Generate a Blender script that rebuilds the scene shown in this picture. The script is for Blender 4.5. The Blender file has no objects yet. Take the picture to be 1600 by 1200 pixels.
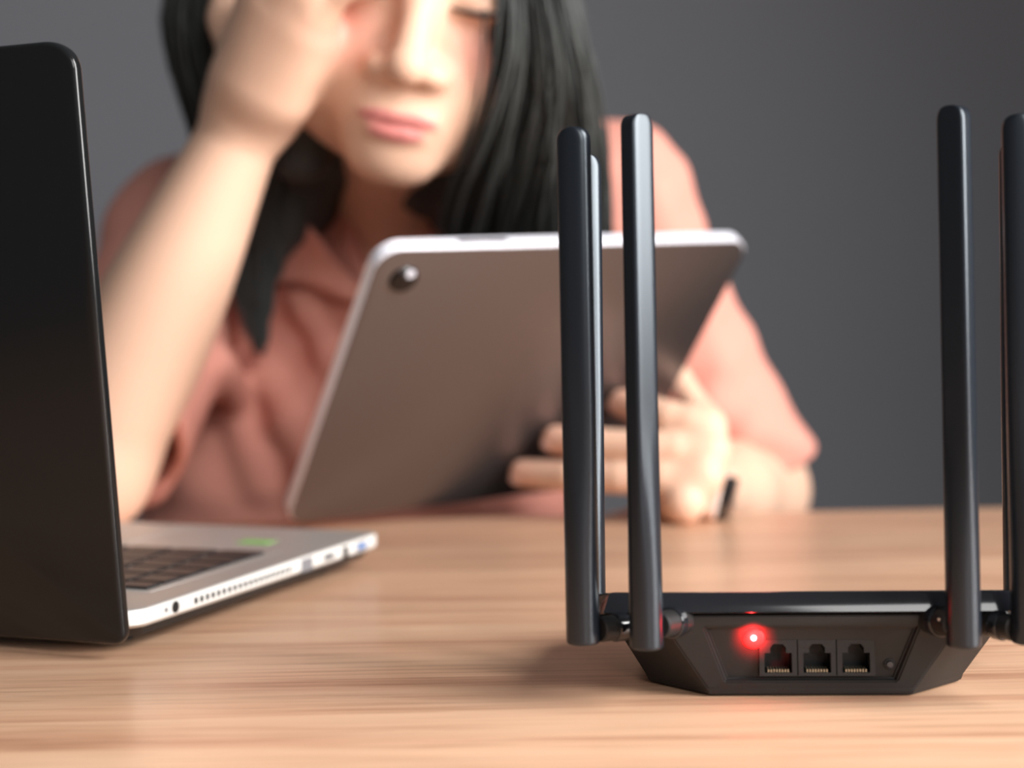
import bpy, bmesh, math, random
import numpy as np
from mathutils import Vector, Matrix, Euler

random.seed(7)
rng = np.random.default_rng(11)
SC = bpy.context.scene
COL = SC.collection
rad = math.radians

# ------------------------------------------------------------------ camera, world, light, exposure
# table top is z = 0, floor is z = -0.75; camera sits low above the table looking along +Y
CAM_H, FPX, ROLL = 0.15, 2400.0, rad(1.1)
cam = bpy.data.cameras.new('camera')
cam_ob = bpy.data.objects.new('camera', cam)
COL.objects.link(cam_ob)
cam.sensor_width = 36.0
cam.lens = 36.0 * FPX / 1600.0
cam.shift_y = -115.0 / 1600.0
cam.clip_start = 0.02
cam_ob.matrix_world = Matrix.Translation((0, 0, CAM_H)) @ Matrix.Rotation(ROLL, 4, 'Y') @ Matrix.Rotation(rad(90), 4, 'X')
cam.dof.use_dof = True
cam.dof.focus_distance = 0.625
cam.dof.aperture_fstop = 4.6
SC.camera = cam_ob

world = bpy.data.worlds.new('world')
SC.world = world
world.use_nodes = True
world.node_tree.nodes['Background'].inputs[0].default_value = (0.92, 0.96, 1.0, 1)
world.node_tree.nodes['Background'].inputs[1].default_value = 0.15

def area(name, loc, target, sx, sy, power, color):
    l = bpy.data.lights.new(name, 'AREA')
    l.shape = 'RECTANGLE'; l.size = sx; l.size_y = sy; l.energy = power; l.color = color
    o = bpy.data.objects.new(name, l); COL.objects.link(o)
    o.location = loc
    o.rotation_euler = (Vector(target) - Vector(loc)).to_track_quat('-Z', 'Y').to_euler()
    return o
key = area('assumed_key_light', (1.62, -0.20, 0.96), (0.0, -0.15, 0.40), 1.2, 1.65, 112, (1.0, 0.985, 0.97))  # assumed key light from the right; its window is assumed too, out of view
key.data.spread = rad(140)
area('assumed_rear_light', (0.88, -1.95, 1.25), (-0.35, 1.0, 0.1), 1.2, 1.2, 44, (1.0, 0.985, 0.97))  # assumed area light behind the camera, added for plate reflection and fill; no window

vs = SC.view_settings
vs.view_transform = 'Standard'; vs.look = 'None'; vs.exposure = -0.20; vs.gamma = 1.0
vs.use_curve_mapping = False
SC.cycles.use_denoising = True
SC.cycles.max_bounces = 8

# ------------------------------------------------------------------ small helpers
def at(px, py, d):
    """point of the place surveyed at distance d along the view"""
    xc = (px - 800) * d / FPX; zc = (485 - py) * d / FPX
    c, s = math.cos(ROLL), math.sin(ROLL)
    return np.array([xc * c + zc * s, d, -xc * s + zc * c + CAM_H])

def srgb(r, g, b):
    f = lambda c: (c / 255 / 12.92) if c / 255 <= 0.04045 else ((c / 255 + 0.055) / 1.055) ** 2.4
    return (f(r), f(g), f(b), 1.0)

def material(name, color, rough=0.5, metal=0.0, spec=0.5, noise=None, bump=None, coat=0.0, sss=0.0):
    m = bpy.data.materials.new(name); m.use_nodes = True
    nt = m.node_tree; b = nt.nodes['Principled BSDF']
    b.inputs['Base Color'].default_value = color
    b.inputs['Roughness'].default_value = rough
    b.inputs['Metallic'].default_value = metal
    b.inputs['Specular IOR Level'].default_value = spec
    b.inputs['Coat Weight'].default_value = coat
    if sss:
        b.inputs['Subsurface Weight'].default_value = sss
        b.inputs['Subsurface Radius'].default_value = (0.02, 0.008, 0.004)
        b.inputs['Subsurface Scale'].default_value = 0.5
    tc = nt.nodes.new('ShaderNodeTexCoord')
    if noise:
        scale, amount = noise
        n = nt.nodes.new('ShaderNodeTexNoise'); n.inputs['Scale'].default_value = scale
        n.inputs['Detail'].default_value = 4
        nt.links.new(tc.outputs['Object'], n.inputs['Vector'])
        mx = nt.nodes.new('ShaderNodeMix'); mx.data_type = 'RGBA'; mx.blend_type = 'MULTIPLY'
        r = nt.nodes.new('ShaderNodeMapRange')
        r.inputs['To Min'].default_value = 1 - amount; r.inputs['To Max'].default_value = 1 + amount
        nt.links.new(n.outputs['Fac'], r.inputs['Value'])
        mx.inputs[0].default_value = 1.0
        mx.inputs[6].default_value = color
        nt.links.new(r.outputs['Result'], mx.inputs[7])
        nt.links.new(mx.outputs[2], b.inputs['Base Color'])
    if bump:
        scale, strength, dist = bump
        n = nt.nodes.new('ShaderNodeTexNoise'); n.inputs['Scale'].default_value = scale
        nt.links.new(tc.outputs['Object'], n.inputs['Vector'])
        bp = nt.nodes.new('ShaderNodeBump'); bp.inputs['Strength'].default_value = strength
        bp.inputs['Distance'].default_value = dist
        nt.links.new(n.outputs['Fac'], bp.inputs['Height'])
        nt.links.new(bp.outputs['Normal'], b.inputs['Normal'])
    return m

def emit(name, color, strength):
    m = bpy.data.materials.new(name); m.use_nodes = True
    b = m.node_tree.nodes['Principled BSDF']
    b.inputs['Base Color'].default_value = color
    b.inputs['Emission Color'].default_value = color
    b.inputs['Emission Strength'].default_value = strength
    return m

def link_mesh(name, me, mat, parent=None, smooth=False):
    o = bpy.data.objects.new(name, me); COL.objects.link(o)
    if mat: me.materials.append(mat)
    if smooth:
        me.polygons.foreach_set('use_smooth', [True] * len(me.polygons))
    if parent: o.parent = parent
    return o

def obj(name, bm, mat, parent=None, smooth=False):
    bmesh.ops.recalc_face_normals(bm, faces=bm.faces)
    me = bpy.data.meshes.new(name); bm.to_mesh(me); bm.free()
    return link_mesh(name, me, mat, parent, smooth)

def autosmooth(o, angle=35):
    me = o.data
    me.polygons.foreach_set('use_smooth', [True] * len(me.polygons))
    me.set_sharp_from_angle(angle=rad(angle))
    return o

def empty(name, loc=(0, 0, 0), rz=0.0):
    o = bpy.data.objects.new(name, None); COL.objects.link(o)
    o.location = loc; o.rotation_euler = (0, 0, rz); o.empty_display_size = 0.02
    return o

def tag(o, label, cat, group=None):
    o['label'] = label; o['category'] = cat
    if group: o['group'] = group
    return o

def structure(o):
    o['kind'] = 'structure'; return o

def bm_box(bm, x0, x1, y0, y1, z0, z1):
    v = [bm.verts.new(p) for p in ((x0, y0, z0), (x1, y0, z0), (x1, y1, z0), (x0, y1, z0),
                                   (x0, y0, z1), (x1, y0, z1), (x1, y1, z1), (x0, y1, z1))]
    for f in ((0, 3, 2, 1), (4, 5, 6, 7), (0, 1, 5, 4), (1, 2, 6, 5), (2, 3, 7, 6), (3, 0, 4, 7)):
        bm.faces.new([v[i] for i in f])
    return v

def box(name, x0, x1, y0, y1, z0, z1, mat, parent=None, bev=0.0, seg=2):
    bm = bmesh.new(); bm_box(bm, x0, x1, y0, y1, z0, z1)
    if bev:
        bmesh.ops.bevel(bm, geom=list(bm.edges), offset=bev, segments=seg, profile=0.5, affect='EDGES')
    o = obj(name, bm, mat, parent)
    if bev: autosmooth(o, 40)
    return o

def bm_loft(bm, rings, cap0=True, cap1=True):
    vr = [[bm.verts.new(p) for p in r] for r in rings]
    n = len(rings[0])
    for a, b in zip(vr[:-1], vr[1:]):
        for i in range(n):
            bm.faces.new((a[i], a[(i + 1) % n], b[(i + 1) % n], b[i]))
    if cap0: bm.faces.new(list(reversed(vr[0])))
    if cap1: bm.faces.new(vr[-1])
    return vr

def cyl(name, p0, p1, r0, r1, mat, parent=None, n=24, bev=0.0):
    """lathe along p0 -> p1 with softened rims"""
    p0, p1 = Vector(p0), Vector(p1); ax = (p1 - p0); L = ax.length; q = ax.to_track_quat('Z', 'Y')
    prof = [(r0 - bev, 0), (r0, bev), (r1, L - bev), (r1 - bev, L)] if bev else [(r0, 0), (r1, L)]
    rings = [[p0 + q @ Vector((r * math.cos(2 * math.pi * i / n), r * math.sin(2 * math.pi * i / n), z)) for i in range(n)] for r, z in prof]
    bm = bmesh.new(); bm_loft(bm, rings)
    return autosmooth(obj(name, bm, mat, parent), 40)

def rounded_rect(w, h, r, seg=8, corners=None):
    """outline centred on origin; corners = per-corner (rx, rz), order +x+z, -x+z, -x-z, +x-z"""
    cs = corners or [(r, r)] * 4
    pts = []
    for k, (sx, sz) in enumerate(((1, 1), (-1, 1), (-1, -1), (1, -1))):
        rx, rz = cs[k]
        cx, cz = sx * (w / 2 - rx), sz * (h / 2 - rz)
        for i in range(seg + 1):
            a = math.pi / 2 * k + math.pi / 2 * i / seg
            pts.append((cx + rx * math.cos(a), cz + rz * math.sin(a)))
    return pts

def slab(name, outline, y0, y1, mat, parent, bev=0.0, steps=3):
    """outline in XZ, thickness along Y, with rounded rims of size bev"""
    cx = sum(p[0] for p in outline) / len(outline); cz = sum(p[1] for p in outline) / len(outline)
    def ring(ins, y):
        out = []
        n = len(outline)
        for i in range(n):
            a = Vector(outline[i - 1]); b = Vector(outline[i]); c = Vector(outline[(i + 1) % n])
            t = (c - a)
            if t.length < 1e-9: t = Vector((1, 0))
            t.normalize(); nr = Vector((-t.y, t.x))
            p = b + nr * ins
            out.append((p.x, y, p.y))
        return out
    rings = []
    if bev:
        for i in range(steps + 1):
            a = math.pi / 2 * i / steps
            rings.append(ring(bev * (1 - math.sin(a)), y0 + bev * (1 - math.cos(a))))
        for i in range(steps + 1):
            a = math.pi / 2 * i / steps
            rings.append(ring(bev * (1 - math.cos(a)), y1 - bev * (1 - math.sin(a))))
    else:
        rings = [ring(0, y0), ring(0, y1)]
    bm = bmesh.new(); bm_loft(bm, rings)
    return autosmooth(obj(name, bm, mat, parent), 50)

# ------------------------------------------------------------------ materials
def wood_material():
    m = bpy.data.materials.new('oak_laminate'); m.use_nodes = True
    nt = m.node_tree; N = nt.nodes; L = nt.links; b = N['Principled BSDF']
    tc = N.new('ShaderNodeTexCoord')
    def noise(sx, sy, detail, rough, dist=0.0):
        mp = N.new('ShaderNodeMapping'); mp.inputs['Scale'].default_value = (sx, sy, 1)
        L.new(tc.outputs['Object'], mp.inputs['Vector'])
        n = N.new('ShaderNodeTexNoise'); n.inputs['Scale'].default_value = 1
        n.inputs['Detail'].default_value = detail; n.inputs['Roughness'].default_value = rough
        n.inputs['Distortion'].default_value = dist
        L.new(mp.outputs['Vector'], n.inputs['Vector'])
        return n
    a = noise(2.6, 44, 7, 0.62, 0.9)       # broad figure running along the table
    c = noise(9, 330, 3, 0.6, 0.2)          # fine pores
    e = noise(1.2, 9, 2, 0.5)               # board to board drift
    def ramp(n, stops):
        r = N.new('ShaderNodeValToRGB'); r.color_ramp.elements.remove(r.color_ramp.elements[0])
        r.color_ramp.elements[0].position = stops[0][0]; r.color_ramp.elements[0].color = stops[0][1]
        for p, col in stops[1:]:
            x = r.color_ramp.elements.new(p); x.color = col
        L.new(n.outputs['Fac'], r.inputs['Fac']); return r
    ra = ramp(a, [(0.28, srgb(178, 131, 104)), (0.40, srgb(206, 158, 128)), (0.50, srgb(222, 178, 146)), (0.70, srgb(232, 192, 160))])
    rc = ramp(c, [(0.34, (0.72, 0.66, 0.62, 1)), (0.50, (1, 1, 1, 1))])
    re = ramp(e, [(0.35, (0.90, 0.88, 0.87, 1)), (0.65, (1.05, 1.04, 1.03, 1))])
    def mul(x, y, f):
        k = N.new('ShaderNodeMix'); k.data_type = 'RGBA'; k.blend_type = 'MULTIPLY'; k.inputs[0].default_value = f
        L.new(x, k.inputs[6]); L.new(y, k.inputs[7]); return k.outputs[2]
    col = mul(mul(ra.outputs[0], rc.outputs[0], 0.75), re.outputs[0], 1.0)
    L.new(col, b.inputs['Base Color'])
    b.inputs['Roughness'].default_value = 0.33
    b.inputs['Specular IOR Level'].default_value = 0.45
    bp = N.new('ShaderNodeBump'); bp.inputs['Strength'].default_value = 0.12; bp.inputs['Distance'].default_value = 0.0006
    L.new(c.outputs['Fac'], bp.inputs['Height']); L.new(bp.outputs['Normal'], b.inputs['Normal'])
    return m

M = {}
M['wood'] = wood_material()
M['wall'] = material('grey_wall_paint', srgb(122, 123, 128), 0.75, spec=0.2, noise=(1.3, 0.03), bump=(220, 0.08, 0.001))
M['wall_light'] = material('side_wall_paint', srgb(120, 120, 122), 0.8, spec=0.2)
M['floor'] = material('floor_vinyl', srgb(70, 66, 62), 0.5, noise=(6, 0.15))
M['frame_white'] = material('window_frame_paint', srgb(215, 215, 212), 0.45)
M['steel_dark'] = material('dark_table_steel', srgb(40, 40, 42), 0.4, 0.6)
M['lid'] = material('laptop_lid_gloss', srgb(20, 21, 22), 0.16, spec=0.35, coat=0.0)
M['lid_edge'] = material('laptop_lid_rim', srgb(24, 26, 28), 0.22, spec=0.6)
M['alu'] = material('brushed_aluminium', srgb(176, 172, 168), 0.42, 0.55, noise=(60, 0.03))
M['alu_side'] = material('silver_white_side', srgb(208, 206, 202), 0.4, 0.1)
M['key'] = material('keycap_black', srgb(34, 32, 33), 0.45)
M['rubber'] = material('dark_underside', srgb(26, 26, 27), 0.6)
M['port_dark'] = material('port_cavity', srgb(12, 12, 13), 0.6)
M['port_grey'] = material('port_grey_plastic', srgb(112, 112, 116), 0.5)
M['usb_blue'] = material('usb_blue_tongue', srgb(64, 122, 190), 0.4)
M['green'] = material('green_sticker', srgb(120, 184, 96), 0.35)
M['screen'] = material('dark_glass', srgb(14, 14, 16), 0.08)
M['plastic'] = material('router_black_plastic', srgb(31, 30, 30), 0.5, spec=0.35, noise=(300, 0.06), bump=(2600, 0.12, 0.0003))
M['gloss'] = material('router_gloss_plastic', srgb(28, 29, 33), 0.10, spec=0.6)
M['antenna'] = material('antenna_black_plastic', srgb(21, 26, 33), 0.28, spec=0.55)
M['antenna'].node_tree.nodes['Principled BSDF'].inputs['Specular Tint'].default_value = (0.82, 0.92, 1.0, 1)
M['pins'] = material('gilded_contacts', srgb(150, 140, 120), 0.35, 0.8)
M['screw'] = material('screw_steel', srgb(170, 172, 175), 0.25, 1.0)
M['led'] = emit('red_led_light', (1.0, 0.018, 0.018, 1), 1.5)
M['led_core'] = emit('led_hot_core', (1.0, 0.42, 0.45, 1), 6.0)
M['tablet'] = material('tablet_grey_aluminium', srgb(122, 117, 118), 0.36, 0.9, noise=(400, 0.02))
M['tablet_edge'] = material('tablet_bright_rim', srgb(238, 238, 248), 0.30, 0.15)
M['lens'] = material('camera_lens_glass', srgb(10, 10, 12), 0.06)
M['flash'] = material('flash_white', srgb(225, 228, 240), 0.25)
M['shirt'] = material('salmon_shirt_cotton', srgb(223, 154, 138), 0.85, spec=0.15, noise=(500, 0.05), bump=(900, 0.15, 0.0008))
M['trousers'] = material('dark_trousers', srgb(30, 30, 34), 0.85)
M['hair'] = material('dark_hair', srgb(62, 65, 64), 0.58, spec=0.4, noise=(40, 0.2))
M['lash'] = material('eyelash_black', srgb(28, 24, 24), 0.6)
M['nail'] = material('fingernail_pink', srgb(236, 196, 184), 0.25, spec=0.5)
M['strap'] = material('watch_strap_pink_white', srgb(232, 204, 192), 0.5)
M['watch_case'] = material('watch_case_pale', srgb(240, 222, 212), 0.25, 0.4)

# ------------------------------------------------------------------ the room
structure(box('floor', -3.2, 2.2, -2.2, 2.75, -0.80, -0.75, M['floor']))
structure(box('wall_back', -3.2, 2.2, 2.65, 2.75, -0.75, 1.95, M['wall']))
# right wall with an assumed, unseen window opening; the key light stands before it
wx0, wx1 = 1.70, 1.80
wy0, wy1, wz0, wz1 = -0.90, 0.50, 0.06, 1.86
bm = bmesh.new()
bm_box(bm, wx0, wx1, -2.2, wy0, -0.75, 1.95); bm_box(bm, wx0, wx1, wy1, 2.65, -0.75, 1.95)
bm_box(bm, wx0, wx1, wy0, wy1, -0.75, wz0); bm_box(bm, wx0, wx1, wy0, wy1, wz1, 1.95)
structure(obj('wall_right', bm, M['wall_light']))
bm = bmesh.new()
for a in ((wy0, wy0 + .05, wz0, wz1), (wy1 - .05, wy1, wz0, wz1), (wy0, wy1, wz0, wz0 + .05), (wy0, wy1, wz1 - .05, wz1)):
    bm_box(bm, wx0 + 0.02, wx0 + 0.07, *a)
structure(obj('assumed_window_1', bm, M['frame_white']))  # assumed window frame, out of view, added to go with the key light

# ------------------------------------------------------------------ table
TABLE_FAR = 1.118
table = tag(empty('table', (0.1, 0.45, -0.75)), 'long wooden desk with light oak grain carrying laptop and router', 'table')
def tpart(o):
    o.parent = table; o.matrix_parent_inverse = Matrix.Translation((-0.1, -0.45, 0.75)); return o
tpart(box('table_top', -1.05, 1.25, -0.25, TABLE_FAR, -0.028, 0.0, M['wood'], None, 0.0025, 2))
for sx in (-0.98, 1.14):
    for sy in (-0.18, TABLE_FAR - 0.10):
        tpart(box('leg', sx, sx + 0.045, sy, sy + 0.045, -0.75, -0.028, M['steel_dark'], None, 0.003))

# ------------------------------------------------------------------ router
ROUTER_YAW = rad(-4.0)
router = tag(empty('wireless_router', (0.1155, 0.6455, 0.0), ROUTER_YAW),
             'black wireless router with six upright antennas and glowing red light on wooden table', 'router')
# body: faceted bowl, narrow at the foot, wide below the lid; the near face carries a sunken port panel
top_z = lambda y: 0.0325 - 0.19 * (y + 0.064)
foot = [(-.039, -.0585), (.039, -.0585), (.062, -.036), (.062, .022), (.042, .044), (-.042, .044), (-.062, .022), (-.062, -.036)]
rim = [(-.058, -.0640), (.058, -.0640), (.0765, -.050), (.0790, .026), (.052, .056), (-.052, .056), (-.0790, .026), (-.0765, -.050)]
bm = bmesh.new()
f0 = [bm.verts.new((x * .985, y * .985, 0.0006)) for x, y in foot]
f1 = [bm.verts.new((x, y, 0.0030)) for x, y in foot]
r0 = [bm.verts.new((x, y, top_z(y))) for x, y in rim]
bm.faces.new(f0)
for i in range(8):
    j = (i + 1) % 8
    bm.faces.new((f0[i], f0[j], f1[j], f1[i]))
    if i: bm.faces.new((f1[i], f1[j], r0[j], r0[i]))
bm.faces.new(list(reversed(r0)))
def near_y(z): return -.0585 - (.0640 - .0585) * (z - .003) / (.0325 - .003)
panel_c = [(-.0325, .0062), (.0325, .0062), (.0405, .0278), (-.0405, .0278)]
outer = [bm.verts.new((x, near_y(z), z)) for x, z in panel_c]
inner = [bm.verts.new((x * .97, near_y(z) + .0026, .0170 + (z - .017) * .95)) for x, z in panel_c]
ringv = [f1[0], f1[1], r0[1], r0[0]]
for i in range(4):
    j = (i + 1) % 4
    bm.faces.new((ringv[i], ringv[j], outer[j], outer[i]))
    bm.faces.new((outer[i], outer[j], inner[j], inner[i]))
# sunken panel around the port opening
PX0, PX1, PZ0, PZ1 = -.0195, .0245, .0082, .0222
def pan_y(z): return near_y(z) + .0026
hole = [bm.verts.new((x, pan_y(z), z)) for x, z in ((PX0, PZ0), (PX1, PZ0), (PX1, PZ1), (PX0, PZ1))]
for i in range(4):
    j = (i + 1) % 4
    bm.faces.new((inner[i], inner[j], hole[j], hole[i]))
bmesh.ops.bevel(bm, geom=[e for e in bm.edges if e.calc_length() > .004 and not all(v in hole for v in e.verts)], offset=0.0006, segments=2, affect='EDGES', clamp_overlap=True)
o = obj('body', bm, M['plastic'], router); autosmooth(o, 28)
# lid: sloped gloss plate
lid_out = [(-.0785, -.0655), (.0785, -.0655), (.0835, -.052), (.0850, .024), (.055, .060), (-.055, .060), (-.0850, .024), (-.0835, -.052)]
lz = lambda y: 0.0410 - 0.195 * (y + 0.0655)
rings = []
for ins, dz in ((0.0045, -0.0080), (0.0008, -0.0077), (0.0, -0.0070), (0.0022, -0.0008), (0.0030, -0.0001), (0.0045, 0.0)):
    rings.append([(x * (1 - ins / .085), y * (1 - ins / .065), lz(y) + dz) for x, y in lid_out])
bm = bmesh.new(); bm_loft(bm, rings)
autosmooth(obj('top_plate', bm, M['gloss'], router), 30)
# three network sockets, each a block with a stepped cavity
def socket(name, xc, w):
    x0, x1 = xc - w / 2, xc + w / 2
    z0, z1 = PZ0 + .0001, PZ1 - .0001
    yf = pan_y(.015) - .0012
    bm = bmesh.new()
    # outline of the stepped opening (main + clip notch)
    cav = [(xc - .0052, z0 + .0012), (xc + .0052, z0 + .0012), (xc + .0052, z0 + .0088), (xc + .0030, z0 + .0088), (xc + .0030, z0 + .0108),
           (xc + .0018, z0 + .0122), (xc - .0018, z0 + .0122), (xc - .0030, z0 + .0108), (xc - .0030, z0 + .0088), (xc - .0052, z0 + .0088)]
    out = [(x0, z0), (x1, z0), (x1, z0 + .0088), (x1, z0 + .0095), (x1, z0 + .0108), (x1, z1), (x0, z1), (x0, z0 + .0108), (x0, z0 + .0095), (x0, z0 + .0088)]
    vo = [bm.verts.new((x, yf, z)) for x, z in out]
    vc = [bm.verts.new((x, yf, z)) for x, z in cav]
    vd = [bm.verts.new((x, yf + .010, z)) for x, z in cav]
    vb = [bm.verts.new((x, yf + .012, z)) for x, z in out]
    n = len(cav)
    for i in range(n):
        j = (i + 1) % n
        bm.faces.new((vo[i], vo[j], vc[j], vc[i])); bm.faces.new((vc[i], vc[j], vd[j], vd[i])); bm.faces.new((vo[j], vo[i], vb[i], vb[j]))
    bm.faces.new(vd)
    o = obj(name, bm, M['plastic'], router)
    for k in range(8):
        px_ = xc - .0037 + k * .00106
        box('contact_pin', px_ - .0003, px_ + .0003, yf + .0006, yf + .006, z0 + .0013, z0 + .0024, M['pins'], o)
    return o
for k, xc in enumerate((-.0122, .0025, .0172)):
    socket('network_port', xc, .0143)
# reset button with ring
yb = pan_y(.0125)
cyl('button_ring', (.0300, yb + .001, .0125), (.0300, yb - .0006, .0125), .0023, .0023, M['plastic'], router, 20, .0003)
cyl('reset_button', (.0300, yb + .001, .0125), (.0300, yb - .0016, .0125), .0015, .0014, M['gloss'], router, 20, .0003)
# red LED: dome with a hot core
yl = pan_y(.0228)
def dome(name, c, r, depth, mat, parent, n=24, m=7):
    bm = bmesh.new(); rings = []
    for i in range(m):
        a = math.pi / 2 * i / (m - .6)
        rings.append([(c[0] + r * math.cos(a) * math.cos(t), c[1] - depth * math.sin(a), c[2] + r * math.cos(a) * math.sin(t)) for t in [2 * math.pi * k / n for k in range(n)]])
    bm_loft(bm, rings); return obj(name, bm, mat, parent, True)
dome('led', (-.0215, yl + .0004, .0232), .0046, .0018, M['led'], router)
dome('led_core', (-.0215, yl - .0010, .0232), .0012, .0011, M['led_core'], router)
ll = bpy.data.lights.new('led_halo_helper', 'SPOT'); ll.energy = 0.30; ll.color = (1, .02, .02); ll.shadow_soft_size = .002  # added spot facing back onto the panel, stands in for the LED's halo
ll.spot_size = rad(92); ll.spot_blend = 1.0
lo = bpy.data.objects.new('led_halo_helper', ll); COL.objects.link(lo); lo.parent = router; lo.location = (-.0215, yl - .0090, .0232)
lo.rotation_euler = (rad(90), 0, 0)

def antenna_mesh(L, rb, a, b, e):
    """blade antenna standing on +Z: round at the foot, flattened above (superellipse e), arched tip"""
    circ = []; rr = []
    for i in range(56):
        t = 2 * math.pi * i / 56; c, s_ = math.cos(t), math.sin(t)
        r = (abs(c / a) ** e + abs(s_ / b) ** e) ** (-1 / e)
        rr.append((r * c, r * s_)); circ.append((rb * c, rb * s_))
    rings = []
    def mix(f, s=1.0, sx=1.0): return [((c[0] * (1 - f) + r[0] * f) * s * sx, (c[1] * (1 - f) + r[1] * f) * s) for c, r in zip(circ, rr)]
    def ring(z, f, s=1.0, sx=1.0): rings.append([(x, y, z) for x, y in mix(f, s, sx)])
    ring(0, 0, .90); ring(.0006, 0, .985); ring(.0014, 0, 1)
    ring(L * .10, 0); 
    for i in range(1, 15):
        t = i / 14; f = t * t * (3 - 2 * t)
        ring(L * (.10 + .36 * t), f)
    for t in (.6, .75, .9): ring(L * t, 1)
    for i in range(7):
        u = i / 6; ang = u * math.pi / 2
        ring(L - .0052 + .0052 * math.sin(ang), 1, 1 - .10 * u * u, max(.30, math.cos(ang * .93) ** .6))
    bm = bmesh.new(); bm_loft(bm, rings)
    bmesh.ops.recalc_face_normals(bm, faces=bm.faces)
    me = bpy.data.meshes.new('antenna'); bm.to_mesh(me); bm.free()
    me.materials.append(M['antenna'])
    me.polygons.foreach_set('use_smooth', [True] * len(me.polygons)); me.set_sharp_from_angle(angle=rad(38))
    return me
blade = antenna_mesh(0.1985, .0063, .0056, .0038, 6.0)
flat = antenna_mesh(0.1945, .0064, .0064, .0044, 2.7)
def antenna(me, base, rot, lean=(0, 0), hinge=None, tint=None):
    o = bpy.data.objects.new('antenna', me); COL.objects.link(o); o.parent = router
    o.location = base
    o.rotation_euler = (Matrix.Rotation(lean[1], 3, 'Y') @ Matrix.Rotation(lean[0], 3, 'X') @ Matrix.Rotation(rot, 3, 'Z')).to_euler()
    return o
def hinge(parent, a, b, r, collar):
    cyl('hinge', a, b, r, r, M['plastic'], router, 24, .0006)
    m = [a[i] * (1 - collar) + b[i] * collar for i in range(3)]
    cyl('hinge_collar', m, [m[i] + (b[i] - a[i]) * .22 for i in range(3)], r * 1.14, r * 1.14, M['gloss'], router, 24, .0005)
antenna(blade, (-.0625, -.0785, .0235), rad(42))
hinge(None, (-.0580, -.0770, .0315), (-.0480, -.0600, .0300), .0052, .45)
antenna(blade, (.0537, -.0775, .0235), rad(-42))
hinge(None, (.0510, -.0765, .0315), (.0440, -.0600, .0300), .0052, .45)
antenna(flat, (-.0862, -.0720, .0240), rad(-14))
hinge(None, (-.0800, -.0715, .0290), (-.0600, -.0560, .0285), .0048, .25)
antenna(flat, (.0780, -.0745, .0240), rad(-10))
hinge(None, (.0735, -.0730, .0290), (.0620, -.0560, .0285), .0048, .25)
antenna(flat, (-.0845, -.0200, .0228), rad(24), (rad(-8), rad(0.4)))
hinge(None, (-.0840, -.0200, .0225), (-.0720, -.0200, .0205), .0046, .3)
antenna(flat, (.0905, -.0120, .0238), rad(-24), (rad(-7), rad(2.2)))
hinge(None, (.0900, -.0120, .0225), (.0740, -.0120, .0205), .0046, .3)
for sx in (-1, 1):
    cyl('hinge_screw', (sx * .0500 - .004, -.0745, .0330), (sx * .0492 - .004, -.0760, .0330), .0007, .0006, M['screw'], router, 10)

# ------------------------------------------------------------------ laptop
LAP_ANG = rad(-21.0)            # depth axis points right and away
LA = at(208, 947, 0.680)
laptop = tag(empty('laptop', (float(LA[0]), 0.680, 0.0), LAP_ANG), 'open silver laptop with glossy black lid seen from behind', 'laptop')
BD, BW, BZ = 0.252, 0.362, 0.0200    # base depth (local +Y), width (local -X), top height
def base_outline(inset, r):
    pts = rounded_rect(BW - 2 * inset, BD - 2 * inset, r, 6)
    return [(x - BW / 2, y + BD / 2) for x, y in pts]
def plate(name, levels, mat, parent, smooth=40):
    rings = [[(x, y, z) for x, y in base_outline(i, r)] for i, r, z in levels]
    bm = bmesh.new(); bm_loft(bm, rings)
    return autosmooth(obj(name, bm, mat, parent), smooth)
base = plate('base_side', [(.0018, .010, .0112), (.0, .011, .0128), (.0, .011, .0186), (.0006, .0105, .0194)], M['alu_side'], laptop)
plate('palm_rest_deck', [(.0006, .0105, .0193), (.0012, .0100, .0199), (.0024, .0090, .0200)], M['alu'], laptop)
plate('bottom_cover', [(.020, .012, .0040), (.0065, .011, .0062), (.0030, .010, .0114)], M['rubber'], laptop)
for fx, fy in ((-.03, .03), (-.33, .03), (-.03, .22), (-.33, .22)):
    cyl('rubber_foot', (fx, fy, 0.0), (fx, fy, .0055), .008, .008, M['rubber'], laptop, 16, .0008)
# keyboard well and keys
kx1, ky0 = -.020, .046
well = box('keyboard_well', -.345, kx1, ky0 - .003, ky0 + .122, .0196, .0203, M['alu'], laptop, .0003, 1)
rows = [(15, .012), (15, .0165), (14, .0165), (13, .0165), (12, .0165), (11, .0165)]
ky = ky0
kmeshes = {}
def key_mesh(w, h):
    k = (round(w, 4), round(h, 4))
    if k not in kmeshes:
        bm = bmesh.new()
        bm_loft(bm, [[(sx * (w / 2 - i), sy * (h / 2 - i), z) for sx, sy in ((-1, -1), (1, -1), (1, 1), (-1, 1))] for i, z in ((0, 0), (0, .0010), (.0006, .0015))])
        bmesh.ops.recalc_face_normals(bm, faces=bm.faces)
        me = bpy.data.meshes.new('keycap'); bm.to_mesh(me); bm.free(); me.materials.append(M['key']); kmeshes[k] = me
    return kmeshes[k]
for nk, hgt in rows:
    tot = .320; w = tot / nk
    for i in range(nk):
        if nk == 11 and 4 <= i <= 6:
            if i == 5:
                o = bpy.data.objects.new('key', key_mesh(w * 3 - .003, hgt)); COL.objects.link(o); o.parent = well
                o.location = (kx1 - .003 - w * 5.5, ky + hgt / 2, .0202)
            continue
        o = bpy.data.objects.new('key', key_mesh(w - .003, hgt)); COL.objects.link(o); o.parent = well
        o.location = (kx1 - .003 - w * (i + .5), ky + hgt / 2, .0202)
    ky += hgt + .0032
box('touchpad', -.225, -.125, .176, .243, .0197, .0203, M['alu'], laptop, .0002, 1)
box('sticker', -.062, -.042, .188, .201, .0199, .0203, M['green'], laptop)
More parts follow.
